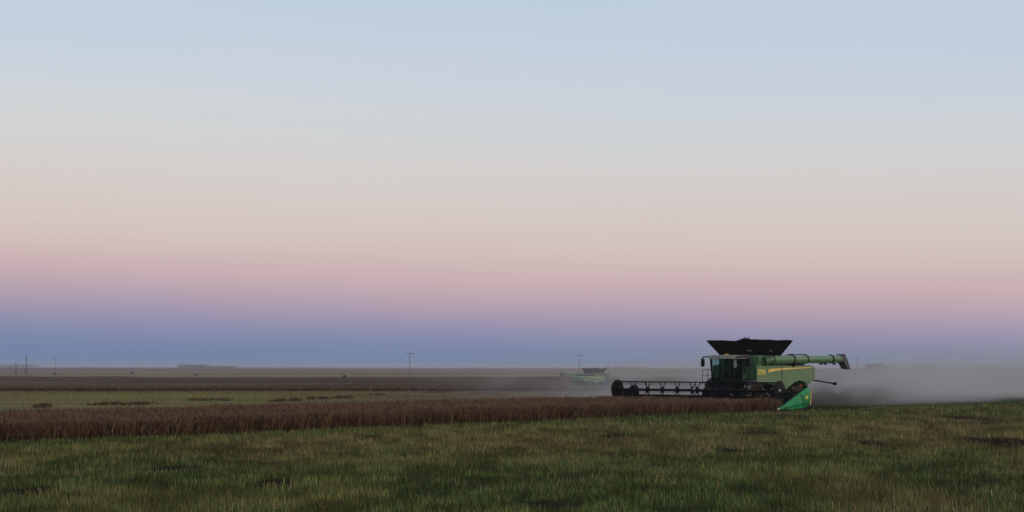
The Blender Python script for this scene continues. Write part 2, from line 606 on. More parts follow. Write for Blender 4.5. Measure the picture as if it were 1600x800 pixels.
# straggling stems leaning out of the edge
n = 700
f = 5 + 72 * rng.random(n)
l = edge_l(f) + np.abs(rng.normal(0, 0.3, n))
x, y = to_world(f, l)
hh = rng.uniform(0.3, 0.75, n)
ld = math.atan2(LY, LX) + rng.normal(0, 0.6, n)
parts.append(blades(x, y, hh, np.full(n, 0.02), STRAW * rng.uniform(0.5, 1.1, (n, 1)), lean=0.3, top_w=0.8, leandir=ld))
v, f_, c_ = join(parts)
tag(np_mesh('standing_crop', v, f_, c_, M['crop']), kind='stuff')

# the second field of standing crop, beyond the cut land
parts = []
n = 26000
y = 221 + 400 * rng.random(n) ** 2.0
x = rng.uniform(-1, 1, n) * (0.42 * y + 10)
wob = fbm(x / 60, y / 60, 71, 3) - 0.5
y = y - wob * 8 * (y < 300)
parts += crop_plants(x, y, rng.uniform(0.6, 0.85, n), 5.0, nbr=4)
n = 9000
x = rng.uniform(-110, 110, n)
y = 221 + np.abs(rng.normal(0, 1.2, n)) - (fbm(x / 60, x * 0 + 221 / 60, 71, 3) - 0.5) * 8
parts += crop_plants(x, y, rng.uniform(0.55, 0.85, n), 3.0, nbr=4)
v, f_, c_ = join(parts)
tag(np_mesh('distant_standing_crop', v, f_, c_ * 0.9, M['crop']), kind='stuff')
# its close canopy
ry = 222.5 * (600 / 222.5) ** np.linspace(0, 1, 90)
ux = np.linspace(-0.5, 0.5, 220)
yy, uu = np.meshgrid(ry, ux, indexing='ij')
xx = uu * (yy + 30)
wob = fbm(xx / 60, yy / 60, 71, 3) - 0.5
yy2 = yy - wob * 8 * (1 - sstep(yy, 222, 300)) - wob * 200 * sstep(yy, 480, 600)
zz = gz(xx, yy2) + 0.5 + 0.18 * fbm(xx / 5, yy2 / 9, 19, 3)
zz[0] -= 0.7
zz[-1] -= 0.7
nr, nc = yy.shape
idx = np.arange(nr * nc).reshape(nr, nc)
faces = np.stack([idx[:-1, :-1], idx[:-1, 1:], idx[1:, 1:], idx[1:, :-1]], -1).reshape(-1, 4)
cn = fbm(xx / 40, yy2 / 30, 23, 4)[..., None]
cc = np.array([0.085, 0.055, 0.038]) * (0.6 + 0.9 * cn) + np.array([0.03, 0.026, 0.012]) * sstep(cn, 0.5, 0.7)
tag(np_mesh('crop_canopy', np.stack([xx, yy2, zz], -1).reshape(-1, 3), faces, cc.reshape(-1, 3), gm, smooth=True), kind='stuff')

# uncut tufts left on the cut land beyond the swath: each one a thing
def gpoint(px, py):
    """point of the land seen at that place of the photo"""
    Y = 60.0
    for _ in range(4000):
        X = (px - 800) / 2400 * Y
        if EYE - (py - 573) / 2400 * Y <= float(gz(X, Y)):
            break
        Y *= 1.002
    return X, Y
TUFTS = [(64, 637, 26, 'flat dark crop tuft at the far left, hugging the back of the brown swath'),
         (335, 626, 64, 'widest dark tuft of uncut crop on the yellow-green stubble, left of the others'),
         (437, 628, 20, 'small round dark tuft of uncut crop, first of the row right of the widest tuft'),
         (466, 627, 26, 'dark tuft of uncut crop, second of the row right of the widest tuft'),
         (499, 624, 28, 'flat rectangular dark tuft of uncut crop in the middle of the row'),
         (534, 623, 24, 'low brown tuft of uncut crop, last of the row before the gap'),
         (589, 618, 30, 'dark tuft of uncut crop standing alone left of the utility pole'),
         (676, 615, 60, 'long thin olive tuft of uncut crop on the stubble right under the utility pole'),
         (762, 617, 46, 'faint long tuft of uncut crop at the dusty right end of the far stubble'),
         (180, 633, 90, 'long low dark tuft of uncut crop along the back of the swath on the left')]
for (px, py, wpx, lab) in TUFTS:
    X0, Y0 = gpoint(px, py)
    hw = wpx / 2400 * Y0 / 2
    n = 420
    cen = rng.uniform(-0.85, 0.85, (6, 2))
    pick = rng.integers(0, 6, n)
    x = X0 + (cen[pick, 0] + rng.normal(0, 0.22, n)) * hw
    y = Y0 + (cen[pick, 1] + rng.normal(0, 0.3, n)) * max(1.5, hw * 0.6)
    h = rng.uniform(0.08, 0.30, n) * rng.uniform(0.4, 1.2, 6)[pick] + 0.04
    h *= 0.75
    v, f_, c_ = join(crop_plants(x, y, h, 2.6, nbr=4))
    z0 = float(gz(X0, Y0))
    o = np_mesh('crop_tuft', v - np.array([X0, Y0, z0]), f_, c_ * 0.6, M['crop'])
    o.location = (X0, Y0, z0)
    tag(o, lab, 'crop tuft', 'uncut tufts on the far stubble')

# ------------------------------------------------------------------ mesh builder
class MB:
    def __init__(self):
        self.v, self.f, self.s = [], [], []
    def add(self, vs, fs, smooth=False):
        o_ = len(self.v)
        self.v += [tuple(p) for p in vs]
        for q in fs:
            self.f.append(tuple(i + o_ for i in q))
            self.s.append(smooth)
        return self
    def box(self, x0, x1, y0, y1, z0, z1):
        return self.hexa([(x0, y0, z0), (x1, y0, z0), (x1, y1, z0), (x0, y1, z0),
                          (x0, y0, z1), (x1, y0, z1), (x1, y1, z1), (x0, y1, z1)])
    def hexa(self, p):
        return self.add(p, [(0, 3, 2, 1), (4, 5, 6, 7), (0, 1, 5, 4), (1, 2, 6, 5), (2, 3, 7, 6), (3, 0, 4, 7)])
    def tube(self, a_, b_, r0, r1=None, n=10, cap=True):
        r1 = r0 if r1 is None else r1
        a_, b_ = Vector(a_), Vector(b_)
        d_ = (b_ - a_).normalized()
        u = d_.orthogonal().normalized()
        w_ = d_.cross(u)
        vs = []
        for c0, r in ((a_, r0), (b_, r1)):
            for i in range(n):
                an = 2 * math.pi * i / n
                vs.append(c0 + (u * math.cos(an) + w_ * math.sin(an)) * r)
        self.add(vs, [(i, (i + 1) % n, n + (i + 1) % n, n + i) for i in range(n)], True)
        if cap:
            self.add(vs[:n], [tuple(range(n - 1, -1, -1))])
            self.add(vs[n:], [tuple(range(n))])
        return self
    def path(self, pts, r, n=8):
        for p, q in zip(pts[:-1], pts[1:]):
            self.tube(p, q, r, r, n)
        return self
    def lathe(self, prof, origin, axis='y', n=36):
        """prof: list of (along, radius)"""
        vs = []
        for (al, r) in prof:
            for i in range(n):
                an = 2 * math.pi * i / n
                c_, s_ = math.cos(an) * r, math.sin(an) * r
                p = (c_, al, s_) if axis == 'y' else (al, c_, s_)
                vs.append((p[0] + origin[0], p[1] + origin[1], p[2] + origin[2]))
        fs = []
        for j in range(len(prof) - 1):
            for i in range(n):
                fs.append((j * n + i, j * n + (i + 1) % n, (j + 1) * n + (i + 1) % n, (j + 1) * n + i))
        return self.add(vs, fs, True)
    def prism(self, poly, y0, y1):
        """polygon in (x, z) extruded along y"""
        n = len(poly)
        vs = [(x, y0, z) for x, z in poly] + [(x, y1, z) for x, z in poly]
        fs = [tuple(range(n)), tuple(range(2 * n - 1, n - 1, -1))]
        fs += [(i, n + i, n + (i + 1) % n, (i + 1) % n) for i in range(n)]
        return self.add(vs, fs)
    def sheet(self, quad, th):
        """a quad plate thickened along its normal"""
        q = [Vector(p) for p in quad]
        nrm = (q[1] - q[0]).cross(q[3] - q[0]).normalized() * th
        return self.hexa([*q, *[p + nrm for p in q]])
    def build(self, name, material, parent=None, bevel=0.0):
        bm = bmesh.new()
        vs = [bm.verts.new(p) for p in self.v]
        for q, s_ in zip(self.f, self.s):
            try:
                fa = bm.faces.new([vs[i] for i in q])
                fa.smooth = s_
            except ValueError:
                pass
        bmesh.ops.recalc_face_normals(bm, faces=bm.faces)
        me = bpy.data.meshes.new(name)
        bm.to_mesh(me)
        bm.free()
        me.materials.append(material)
        o = bpy.data.objects.new(name, me)
        COL.objects.link(o)
        if parent: o.parent = parent
        if bevel > 0:
            bv = o.modifiers.new("bevel", 'BEVEL')
            bv.width = bevel
            bv.segments = 2
            bv.limit_method = 'ANGLE'
        return o

def empty(name, loc, rz=0.0):
    o = bpy.data.objects.new(name, None)
    COL.objects.link(o)
    o.location = loc
    o.rotation_euler = (0, 0, rz)
    return o

# ------------------------------------------------------------------ combine harvester
# local frame: +x forward, +y the machine's left (the side seen), z up, origin under the front axle
def make_combine():
    T = empty('combine_harvester', (0, 0, 0))
    def P(mb, name, m, parent=T, bevel=0.0): return mb.build(name, M[m], parent, bevel)
    # chassis and inner body
    P(MB().box(-6.3, 0.7, -1.0, 1.0, 0.85, 1.72), 'chassis', 'dark_metal')
    tank = P(MB().box(-3.4, -0.16, -1.60, 1.60, 1.5, 2.74).box(-3.36, -0.32, -1.36, 1.36, 2.74, 3.33), 'grain_tank', 'green', bevel=0.03)
    P(MB().box(-0.155, -0.13, 0.98, 1.5, 1.75, 2.6), 'access_door', 'green', tank, 0.01)
    P(MB().box(-3.33, -0.5, 1.37, 1.42, 2.80, 2.86).box(-3.33, -0.5, 1.37, 1.42, 3.20, 3.26), 'tank_rail', 'dark_metal', tank)
    eng = P(MB().box(-6.3, -3.42, -1.5, 1.5, 1.72, 2.62).box(-6.0, -3.42, -1.3, 1.3, 2.62, 2.84), 'engine_deck', 'black', bevel=0.03)
    P(MB().tube((-3.9, -0.9, 2.84), (-3.9, -0.9, 3.25), 0.09, n=12), 'exhaust_pipe', 'dark_metal', eng)
    # side panels with stripe and number
    pf = [(-0.11, 1.62), (-0.11, 2.68), (-2.86, 2.68), (-2.86, 1.28), (-1.67, 1.52)]
    pr = [(-2.94, 1.26), (-2.94, 2.68), (-6.34, 2.71), (-6.34, 1.60), (-5.9, 1.42), (-5.6, 1.62), (-4.98, 1.72), (-4.4, 1.62), (-3.3, 1.14)]
    for s in (1, -1):
        a0, a1 = (1.60, 1.68) if s > 0 else (-1.68, -1.60)
        p1 = P(MB().prism(pf, a0, a1), 'side_panel', 'dusty_green', bevel=0.025)
        p2 = P(MB().prism(pr, a0, a1), 'side_panel', 'dusty_green', bevel=0.025)
        y0, y1 = (1.681, 1.686) if s > 0 else (-1.686, -1.681)
        P(MB().prism([(-1.36, 2.23), (-1.36, 2.45), (-1.6, 2.49), (-2.85, 2.535), (-2.85, 2.40), (-1.7, 2.30)], y0, y1), 'stripe', 'stripe', p1)
        P(MB().prism([(-2.95, 2.41), (-2.95, 2.54), (-6.30, 2.605), (-6.30, 2.545)], y0, y1), 'stripe', 'stripe', p2)
        cu = bpy.data.curves.new('number_decal', 'FONT')
        cu.body = 'S790'
        cu.size = 0.56
        cu.extrude = 0.002
        cu.offset = 0.022
        to = bpy.data.objects.new('tmp_text', cu)
        COL.objects.link(to)
        bpy.context.view_layer.update()
        me = bpy.data.meshes.new_from_object(to.evaluated_get(bpy.context.evaluated_depsgraph_get()))
        bpy.data.objects.remove(to)
        me.materials.clear()
        me.materials.append(M['decal'])
        dn = bpy.data.objects.new('number_decal', me)
        COL.objects.link(dn)
        dn.parent = p1
        if s > 0:
            dn.location = (-0.17, 1.684, 2.12)
            dn.rotation_euler = (R(90), 0, R(180))
        else:
            dn.location = (-1.30, -1.684, 2.12)
            dn.rotation_euler = (R(90), 0, 0)
        dn.scale = (0.78, 0.80, 1)
        P(MB().box(-1.2, -0.2, s * 1.682 - 0.004, s * 1.682 + 0.004, 1.86, 1.90), 'trim_strip', 'steel', p1)
        P(MB().box(-6.2, -6.08, s * 1.684 - 0.004, s * 1.684 + 0.004, 1.78, 2.3), 'reflector_strip', 'steel', p2)
        # black seam between the panels
        P(MB().box(-2.935, -2.865, s * 1.62 - 0.03, s * 1.62 + 0.03, 1.3, 2.66), 'panel_seam', 'black')
    P(MB().box(-3.4, -0.5, 1.58, 1.605, 2.70, 2.735), 'panel_ledge', 'black')
    for i in range(7):
        P(MB().box(-6.1 + i * 0.36, -5.86 + i * 0.36, 1.28, 1.312, 2.66, 2.80), 'grille', 'dark_metal', eng)
    P(MB().box(-0.158, -0.13, 0.95, 1.55, 2.66, 2.70), 'front_trim', 'dark_metal', tank)
    P(MB().box(-0.158, -0.13, 0.95, 1.55, 1.62, 1.70), 'front_trim', 'dark_metal', tank)
    P(MB().box(-0.19, -0.155, 1.40, 1.48, 2.9 - 0.5, 2.46), 'marker_light', 'white', tank)
    P(MB().hexa([(-6.94, -1.35, 1.84), (-6.36, -1.58, 1.60), (-6.36, 1.60, 1.60), (-6.94, 1.60, 1.84),
                 (-6.94, -1.35, 2.52), (-6.36, -1.58, 2.70), (-6.36, 1.60, 2.70), (-6.94, 1.60, 2.55)]), 'rear_hood', 'dusty_green', bevel=0.05)
    P(MB().box(-6.85, -5.7, -0.95, 0.95, 0.62, 1.62), 'straw_chopper', 'dark_metal', bevel=0.03)
    P(MB().prism([(-6.2, 1.0), (-5.9, 1.4), (-5.0, 1.66), (-4.0, 1.4), (-3.4, 1.05), (-3.4, 0.95), (-4.0, 1.28), (-5.0, 1.52), (-5.9, 1.28), (-6.1, 0.95)], 1.45, 1.66), 'wheel_arch', 'dark_metal')
    P(MB().box(-5.62, -5.18, 1.46, 1.56, 1.36, 1.46), 'marker_lamp', 'amber', bevel=0.02)
    P(MB().tube((-4.6, 1.45, 1.2), (-3.9, 1.45, 1.42), 0.06).tube((-4.0, 1.5, 1.05), (-3.5, 1.5, 1.30), 0.05), 'hydraulic_line', 'steel')
    # hopper flaps
    bx0, bx1, by, zb = -3.30, -0.40, 1.30, 3.34
    tx0, tx1, ty, zt = -3.42, -0.08, 2.12, 4.27
    bots = [(bx1, -by, zb), (bx1, by, zb), (bx0, by, zb), (bx0, -by, zb)]
    tops = [(tx1, -ty, zt), (tx1, ty, zt), (tx0, ty, zt), (tx0, -ty, zt)]
    for i in range(4):
        j = (i + 1) % 4
        mb = MB()
        q = [Vector(bots[i]), Vector(bots[j]), Vector(tops[j]), Vector(tops[i])]
        nrm = (q[1] - q[0]).cross(q[3] - q[0]).normalized()
        # a sagging rim: subdivide the top edge
        k = 8
        vs = []
        for a_ in range(k + 1):
            t0 = a_ / k
            lo = q[0].lerp(q[1], t0)
            hi = q[3].lerp(q[2], t0)
            hi = hi + Vector((0, 0, [0, .01, .015, -.02, -.05, -.02, .04, .04, 0][a_] * (1 if i % 2 == 0 else 0.4)))
            vs += [lo, hi, lo - nrm * 0.04, hi - nrm * 0.04]
        fs = []
        for a_ in range(k):
            c0, c1 = a_ * 4, a_ * 4 + 4
            fs += [(c0, c1, c1 + 1, c0 + 1), (c0 + 2, c0 + 3, c1 + 3, c1 + 2), (c0 + 1, c1 + 1, c1 + 3, c0 + 3), (c0, c0 + 2, c1 + 2, c1)]
        fs += [(0, 1, 3, 2), (4 * k, 4 * k + 2, 4 * k + 3, 4 * k + 1)]
        mb.add(vs, fs)
        fl = P(mb, 'hopper_flap', 'rubber')
        # stiffening ribs and latch on the outer face
        for t0 in (0.0, 1.0):
            lo, hi = q[0].lerp(q[1], t0), q[3].lerp(q[2], t0)
            P(MB().tube(lo, hi, 0.03, n=6), 'flap_rib', 'black', fl)
        mid = q[0].lerp(q[1], 0.82 if i == 0 else 0.5).lerp(q[3].lerp(q[2], 0.82 if i == 0 else 0.5), 0.3) + nrm * 0.02
        P(MB().tube(mid + (q[1] - q[0]).normalized() * 0.16, mid - (q[1] - q[0]).normalized() * 0.16, 0.025, n=6), 'flap_latch', 'steel', fl)
    mb = MB()
    mb.tube((-1.55, 0.2, 3.3), (-1.30, 0.05, 4.25), 0.16, 0.14)
    rr = random.Random(3)
    for i in range(26):
        an = rr.uniform(0, 6.28)
        rad = rr.uniform(0.05, 0.42)
        p = Vector((-1.2 + rad * math.cos(an), 0.05 + rad * math.sin(an) * 1.3, 4.22))
        mb.tube(p, p + Vector((rr.uniform(-.06, .06), rr.uniform(-.06, .06), rr.uniform(0.08, 0.16) + 0.14 * (1 - rad / 0.42))), 0.07, 0.02, n=6)
    P(mb, 'tank_auger', 'rubber')
    # cab
    c0, c1, cw = -0.34, 1.10, 0.86
    zc, zr = 1.74, 3.10
    cab = MB()
    cab.box(c0, c1 + 0.12, -cw, cw, zc - 0.12, zc)
    FR = [(c1, cw), (c1, -cw), (c0, cw), (c0, -cw)]
    for (fx, ly) in FR:
        lean = 0.22 if fx == c1 else 0.0
        s = 1 if ly > 0 else -1
        wd = 0.045 if fx == c1 else 0.07
        cab.hexa([(fx - wd + lean * 0, ly - s * 0.10, zc), (fx + wd, ly - s * 0.10, zc), (fx + wd, ly, zc), (fx - wd, ly, zc),
                  (fx - wd + lean, ly - s * 0.10, zr), (fx + wd + lean, ly - s * 0.10, zr), (fx + wd + lean, ly, zr), (fx - wd + lean, ly, zr)])
    cab.box(0.30, 0.37, cw - 0.07, cw, zc, zr).box(0.30, 0.37, -cw, -cw + 0.07, zc, zr)
    cab.box(c0 - 0.04, c0 + 0.04, -cw, cw, zc, zc + 0.62)
    cf = P(cab, 'cab_frame', 'black')
    P(MB().hexa([(c1 - .012, -cw + .1, zc), (c1 + .012, -cw + .1, zc), (c1 + .012, cw - .1, zc), (c1 - .012, cw - .1, zc),
                 (c1 + .208, -cw + .1, zr), (c1 + .232, -cw + .1, zr), (c1 + .232, cw - .1, zr), (c1 + .208, cw - .1, zr)]), 'windscreen', 'glass')
    for s in (1, -1):
        y0 = s * (cw - 0.05)
        P(MB().hexa([(0.37, y0 - .012, zc), (c1 - .05, y0 - .012, zc), (c1 - .05, y0 + .012, zc), (0.37, y0 + .012, zc),
                     (0.37, y0 - .012, zr), (c1 + .17, y0 - .012, zr), (c1 + .17, y0 + .012, zr), (0.37, y0 + .012, zr)]), 'side_window', 'glass')
        P(MB().box(c0 + 0.08, 0.30, y0 - .012, y0 + .012, zc, zr), 'side_window', 'glass')
    dr = P(MB().box(c0 + 0.09, 0.28, cw + 0.002, cw + 0.03, zc - 0.05, zc + 0.42), 'door_sill', 'green')
    P(MB().box(c0 + 0.6, c0 + 0.64, cw + 0.03, cw + 0.06, zc + 0.5, zc + 0.62), 'door_handle', 'steel')
    roof = MB()
    o1 = [(-0.42, -0.95), (1.25, -1.00), (1.62, -0.72), (1.62, 0.72), (1.25, 1.00), (-0.42, 0.95)]
    o2 = [(-0.36, -0.85), (1.15, -0.90), (1.48, -0.66), (1.48, 0.66), (1.15, 0.90), (-0.36, 0.85)]
    vs = [(x, y, 3.10) for x, y in o1] + [(x, y, 3.25) for x, y in o1] + [(x, y, 3.345) for x, y in o2]
    fs = [tuple(range(5, -1, -1)), tuple(range(12, 18))]
    for k in (0, 6):
        fs += [(k + i, k + (i + 1) % 6, k + 6 + (i + 1) % 6, k + 6 + i) for i in range(6)]
    roof.add(vs, fs)
    rf = P(roof, 'cab_roof', 'roof', bevel=0.02)
    for y0 in (-0.55, -0.35, -0.15, 0.15, 0.35, 0.55):
        P(MB().box(1.60, 1.66, y0 - 0.045, y0 + 0.045, 3.13, 3.19), 'work_light', 'white', rf, 0.015)
    P(MB().tube((0.2, -0.4, 3.345), (0.2, -0.4, 3.42), 0.16, 0.12, n=14), 'receiver_dome', 'yellow', rf)
    # seat, console, steering wheel
    st = P(MB().box(-0.05, 0.42, -0.26, 0.26, 2.02, 2.14).box(-0.12, 0.02, -0.26, 0.26, 2.14, 2.72).box(-0.1, -0.02, -0.14, 0.14, 2.74, 2.92).box(0.05, 0.32, -0.18, 0.18, 1.74, 2.02), 'seat', 'seat', bevel=0.03)
    P(MB().box(0.0, 0.5, -0.5, -0.32, 1.9, 2.34), 'console', 'black', bevel=0.02)
    sc_ = MB().tube((0.95, 0, 1.74), (0.78, 0, 2.3), 0.05)
    for i in range(16):
        a0, a1 = 2 * math.pi * i / 16, 2 * math.pi * (i + 1) / 16
        sc_.tube((0.78 + 0.07 * math.cos(a0), 0.2 * math.sin(a0), 2.32 + 0.17 * math.cos(a0) * 0.5), (0.78 + 0.07 * math.cos(a1), 0.2 * math.sin(a1), 2.32 + 0.17 * math.cos(a1) * 0.5), 0.018, n=6)
    P(sc_, 'steering_wheel', 'black')
    P(MB().hexa([(0.42, 0.50, 2.62), (0.72, 0.50, 2.50), (0.72, 0.53, 2.50), (0.42, 0.53, 2.62), (0.62, 0.62, 3.06), (0.92, 0.62, 3.06), (0.92, 0.65, 3.06), (0.62, 0.65, 3.06)]), 'reflection_panel', 'white', bevel=0.01)  # white panel added inside the cab for the bright reflection in the window
    # mirrors
    for s in (1, -1):
        y0 = s * (1.72 if s < 0 else 1.60)
        fx = 0.92 if s < 0 else 0.80
        arm = P(MB().path([(1.15, s * 0.95, 3.18), (1.0, s * 1.25, 3.24), (fx, y0, 3.22), (fx, y0, 3.10)], 0.04, 8), 'mirror_arm', 'black')
        P(MB().box(fx - 0.05, fx + 0.04, y0 - 0.13, y0 + 0.13, 2.62, 3.12), 'mirror', 'black', arm, 0.03)
        P(MB().box(fx - 0.056, fx - 0.051, y0 - 0.11, y0 + 0.11, 2.66, 3.08), 'mirror_glass', 'steel', arm)
    # platform, rails, ladder
    P(MB().box(-0.14, 1.3, 0.9, 1.62, 1.58, 1.66).box(-0.14, 1.3, -1.62, -0.9, 1.58, 1.66), 'platform', 'dark_metal')
    for s in (1, -1):
        rl = MB()
        y1 = s * 1.56
        for fx in ((-0.05, 0.5) if s > 0 else (0.2, 0.6, 1.15)):
            rl.tube((fx, y1, 1.66), (fx, y1, 2.45), 0.018, n=6)
        xa, xb = (-0.05, 0.5) if s > 0 else (0.2, 1.15)
        rl.tube((xa, y1, 2.45), (xb, y1, 2.45), 0.018, n=6).tube((xa, y1, 2.05), (xb, y1, 2.05), 0.014, n=6)
        P(rl, 'handrail', 'dark_metal')
    ld = MB().tube((0.75, 1.66, 1.6), (0.85, 1.72, 0.5), 0.025, n=6).tube((1.2, 1.66, 1.6), (1.3, 1.72, 0.5), 0.025, n=6)
    for i in range(4):
        ld.box(0.78, 1.28, 1.62, 1.78, 0.55 + i * 0.27, 0.58 + i * 0.27)
    P(ld, 'ladder', 'steel')
    # unloading auger, folded back along the left side
    ax, az = 1.78, 3.05
    pipe = MB().tube((-1.25, ax, az), (-5.45, ax, az + 0.04), 0.275, 0.27, n=24).tube((-5.40, ax, az + 0.04), (-9.75, ax, az + 0.08), 0.255, 0.25, n=24)
    pp = P(pipe, 'unloading_auger', 'dusty_green')
    for fx in (-1.5, -3.85, -5.42, -8.5):
        zz_ = az + 0.09 * (-fx / 9.7)
        P(MB().tube((fx + 0.045, ax, zz_), (fx - 0.045, ax, zz_), 0.30, n=24), 'auger_clamp', 'black', pp)
    P(MB().tube((-3.85, ax, az + 0.34), (-5.42, ax, az + 0.37), 0.025, n=6).tube((-3.3, ax - 0.05, az + 0.30), (-3.9, ax, az + 0.36), 0.04, n=6), 'auger_hose', 'black', pp)
    for fx in (-7.35, -7.9, -8.95):
        P(MB().box(fx - 0.13, fx + 0.13, ax - 0.08, ax + 0.08, az - 0.30, az - 0.19), 'auger_lamp', 'black', pp, 0.03)
    P(MB().hexa([(-9.62, ax - 0.27, 3.08), (-10.1, ax - 0.27, 3.02), (-10.1, ax + 0.27, 3.02), (-9.62, ax + 0.27, 3.08),
                 (-9.66, ax - 0.28, 3.46), (-9.95, ax - 0.28, 3.46), (-9.95, ax + 0.28, 3.46), (-9.66, ax + 0.28, 3.46)])
      .hexa([(-10.25, ax - 0.23, 2.48), (-10.72, ax - 0.23, 2.44), (-10.72, ax + 0.23, 2.44), (-10.25, ax + 0.23, 2.48),
             (-9.62, ax - 0.27, 3.079), (-10.12, ax - 0.27, 3.25), (-10.12, ax + 0.27, 3.25), (-9.62, ax + 0.27, 3.079)]), 'auger_spout', 'spout', pp, 0.03)
    P(MB().tube((-0.9, 1.30, 2.72), (-0.95, 1.62, 2.95), 0.30, 0.30, n=20).tube((-0.95, 1.62, 2.95), (-1.35, ax, az), 0.31, 0.28, n=20).box(-1.15, -0.35, 1.2, 1.62, 2.68, 3.28), 'auger_elbow', 'green')
    P(MB().box(-4.3, -4.1, 1.2, 1.75, 2.6, 2.76).prism([(-4.4, 2.72), (-4.0, 2.72), (-4.05, 2.84), (-4.35, 2.84)], 1.5, 1.95), 'auger_cradle', 'black')
    # rear marker arm
    ar = P(MB().path([(-6.85, 1.5, 1.72), (-6.95, 1.75, 1.70), (-7.05, 2.95, 1.52)], 0.045, 8), 'marker_arm', 'black')
    P(MB().box(-7.13, -6.97, 2.85, 3.12, 1.43, 1.60), 'marker_block', 'black', ar, 0.03)
    # wheels
    def wheel(fx, ly, r, wd, s):
        prof = [(-wd / 2 + 0.03, r * 0.56), (-wd / 2, r * 0.70), (-wd / 2 + 0.03, r * 0.93), (-wd / 2 + 0.12, r), (wd / 2 - 0.12, r), (wd / 2 - 0.03, r * 0.93), (wd / 2, r * 0.70), (wd / 2 - 0.03, r * 0.56)]
        mb = MB().lathe(prof, (fx, ly, r), 'y', 40)
        for i in range(22):                                     # lugs
            for side in (-1, 1):
                an = 2 * math.pi * (i + (0.5 if side > 0 else 0)) / 22
                an2 = an + 0.16
                c_ = lambda a_, rad: (fx + math.cos(a_) * rad, r + math.sin(a_) * rad)
                vs = []
                for yv, a_ in ((ly + side * 0.02, an2), (ly + side * (wd / 2 - 0.04), an)):
                    for da in (-0.045, 0.045):
                        for rad in (r * 0.97, r * 1.035):
                            p = c_(a_ + da, rad)
                            vs.append((p[0], yv, p[1]))
                mb.add(vs, [(0, 1, 3, 2), (4, 6, 7, 5), (0, 4, 5, 1), (2, 3, 7, 6), (1, 5, 7, 3), (0, 2, 6, 4)])
        root = P(mb, 'wheel', 'tyre')
        P(MB().lathe([(-wd / 2 + 0.06, r * 0.57), (-wd / 2 + 0.02, r * 0.55), (-wd * 0.2, r * 0.46), (-wd * 0.2, 0.01), (wd * 0.2, 0.01), (wd * 0.2, r * 0.46), (wd / 2 - 0.02, r * 0.55), (wd / 2 - 0.06, r * 0.57)], (fx, ly, r), 'y', 32), 'rim', 'rim', root)
        P(MB().tube((fx, ly + s * wd * 0.15, r), (fx, ly + s * wd * 0.48, r), r * 0.2, r * 0.16, n=16), 'hub', 'dark_metal', root)
    for s in (1, -1):
        wheel(0, s * 1.36, 0.95, 0.66, s)
        wheel(-5.1, s * 1.30, 0.72, 0.52, s)
    P(MB().tube((0, -1.2, 0.95), (0, 1.2, 0.95), 0.16), 'axle', 'dark_metal')
    P(MB().tube((-5.1, -1.2, 0.72), (-5.1, 1.2, 0.72), 0.12), 'axle', 'dark_metal')
    P(MB().prism([(0.6, 0.95), (0.6, 1.7), (2.3, 1.05), (2.3, 0.35)], -0.75, 0.75), 'feeder_house', 'dark_metal', bevel=0.03)
    # header
    hw = 6.2
    hd = P(MB().box(1.78, 1.90, -hw, hw, 0.28, 0.70).tube((1.84, -hw, 0.76), (1.84, hw, 0.76), 0.09, n=10)
           .box(1.9, 3.8, -hw, hw, 0.20, 0.30).box(1.75, 2.0, -1.0, 1.0, 0.7, 1.15), 'header', 'dark_metal')
    P(MB().hexa([(1.95, -hw + .1, 0.46), (3.75, -hw + .1, 0.30), (3.75, -0.9, 0.30), (1.95, -0.9, 0.46), (1.95, -hw + .1, 0.50), (3.75, -hw + .1, 0.34), (3.75, -0.9, 0.34), (1.95, -0.9, 0.50)])
      .hexa([(1.95, .9, 0.46), (3.75, .9, 0.30), (3.75, hw - .1, 0.30), (1.95, hw - .1, 0.46), (1.95, .9, 0.50), (3.75, .9, 0.34), (3.75, hw - .1, 0.34), (1.95, hw - .1, 0.50)]), 'draper_belt', 'black', hd)
    kb = MB().box(3.8, 3.95, -hw, hw, 0.20, 0.25)
    for i in range(81):
        y0 = -hw + 0.05 + i * (2 * hw - 0.1) / 80
        kb.add([(3.95, y0 - .03, .21), (3.95, y0 + .03, .21), (4.10, y0, .2), (3.95, y0 - .03, .25), (3.95, y0 + .03, .25)], [(0, 1, 2), (3, 2, 4), (0, 2, 3), (1, 4, 2), (0, 3, 4, 1)])
    P(kb, 'cutter_bar', 'steel', hd)
    rx, rz, rr_ = 4.10, 1.18, 0.57
    for (ya, yb) in ((-6.0, -0.12), (0.12, 6.0)):
        P(MB().tube((rx, ya, rz), (rx, yb, rz), 0.08, n=12), 'reel_tube', 'dark_metal', hd)
        for k in range(6):
            an = R(3) + k * R(60)
            bxp, bzp = rx + rr_ * math.cos(an), rz + rr_ * math.sin(an)
            mb = MB().tube((bxp, ya, bzp), (bxp, yb, bzp), 0.028, n=8)
            ntn = 42
            for i in range(ntn):
                y0 = ya + 0.08 + (yb - ya - 0.16) * i / (ntn - 1)
                mb.tube((bxp, y0, bzp), (bxp - 0.05, y0, bzp - 0.21), 0.012, 0.008, n=4, cap=False)
            P(mb, 'reel_bat', 'dark_metal', hd)
        for i in range(6):
            y0 = ya + 0.06 + (yb - ya - 0.12) * i / 5
            mb = MB()
            for k in range(6):
                an = R(3) + k * R(60)
                mb.tube((rx, y0, rz), (rx + rr_ * math.cos(an), y0, rz + rr_ * math.sin(an)), 0.04, 0.028, n=6)
            mb.lathe([(-0.02, 0.2), (-0.02, 0.02), (0.02, 0.02), (0.02, 0.2), (-0.02, 0.2)], (rx, y0, rz), 'y', 16)
            P(mb, 'reel_spider', 'dark_metal', hd)
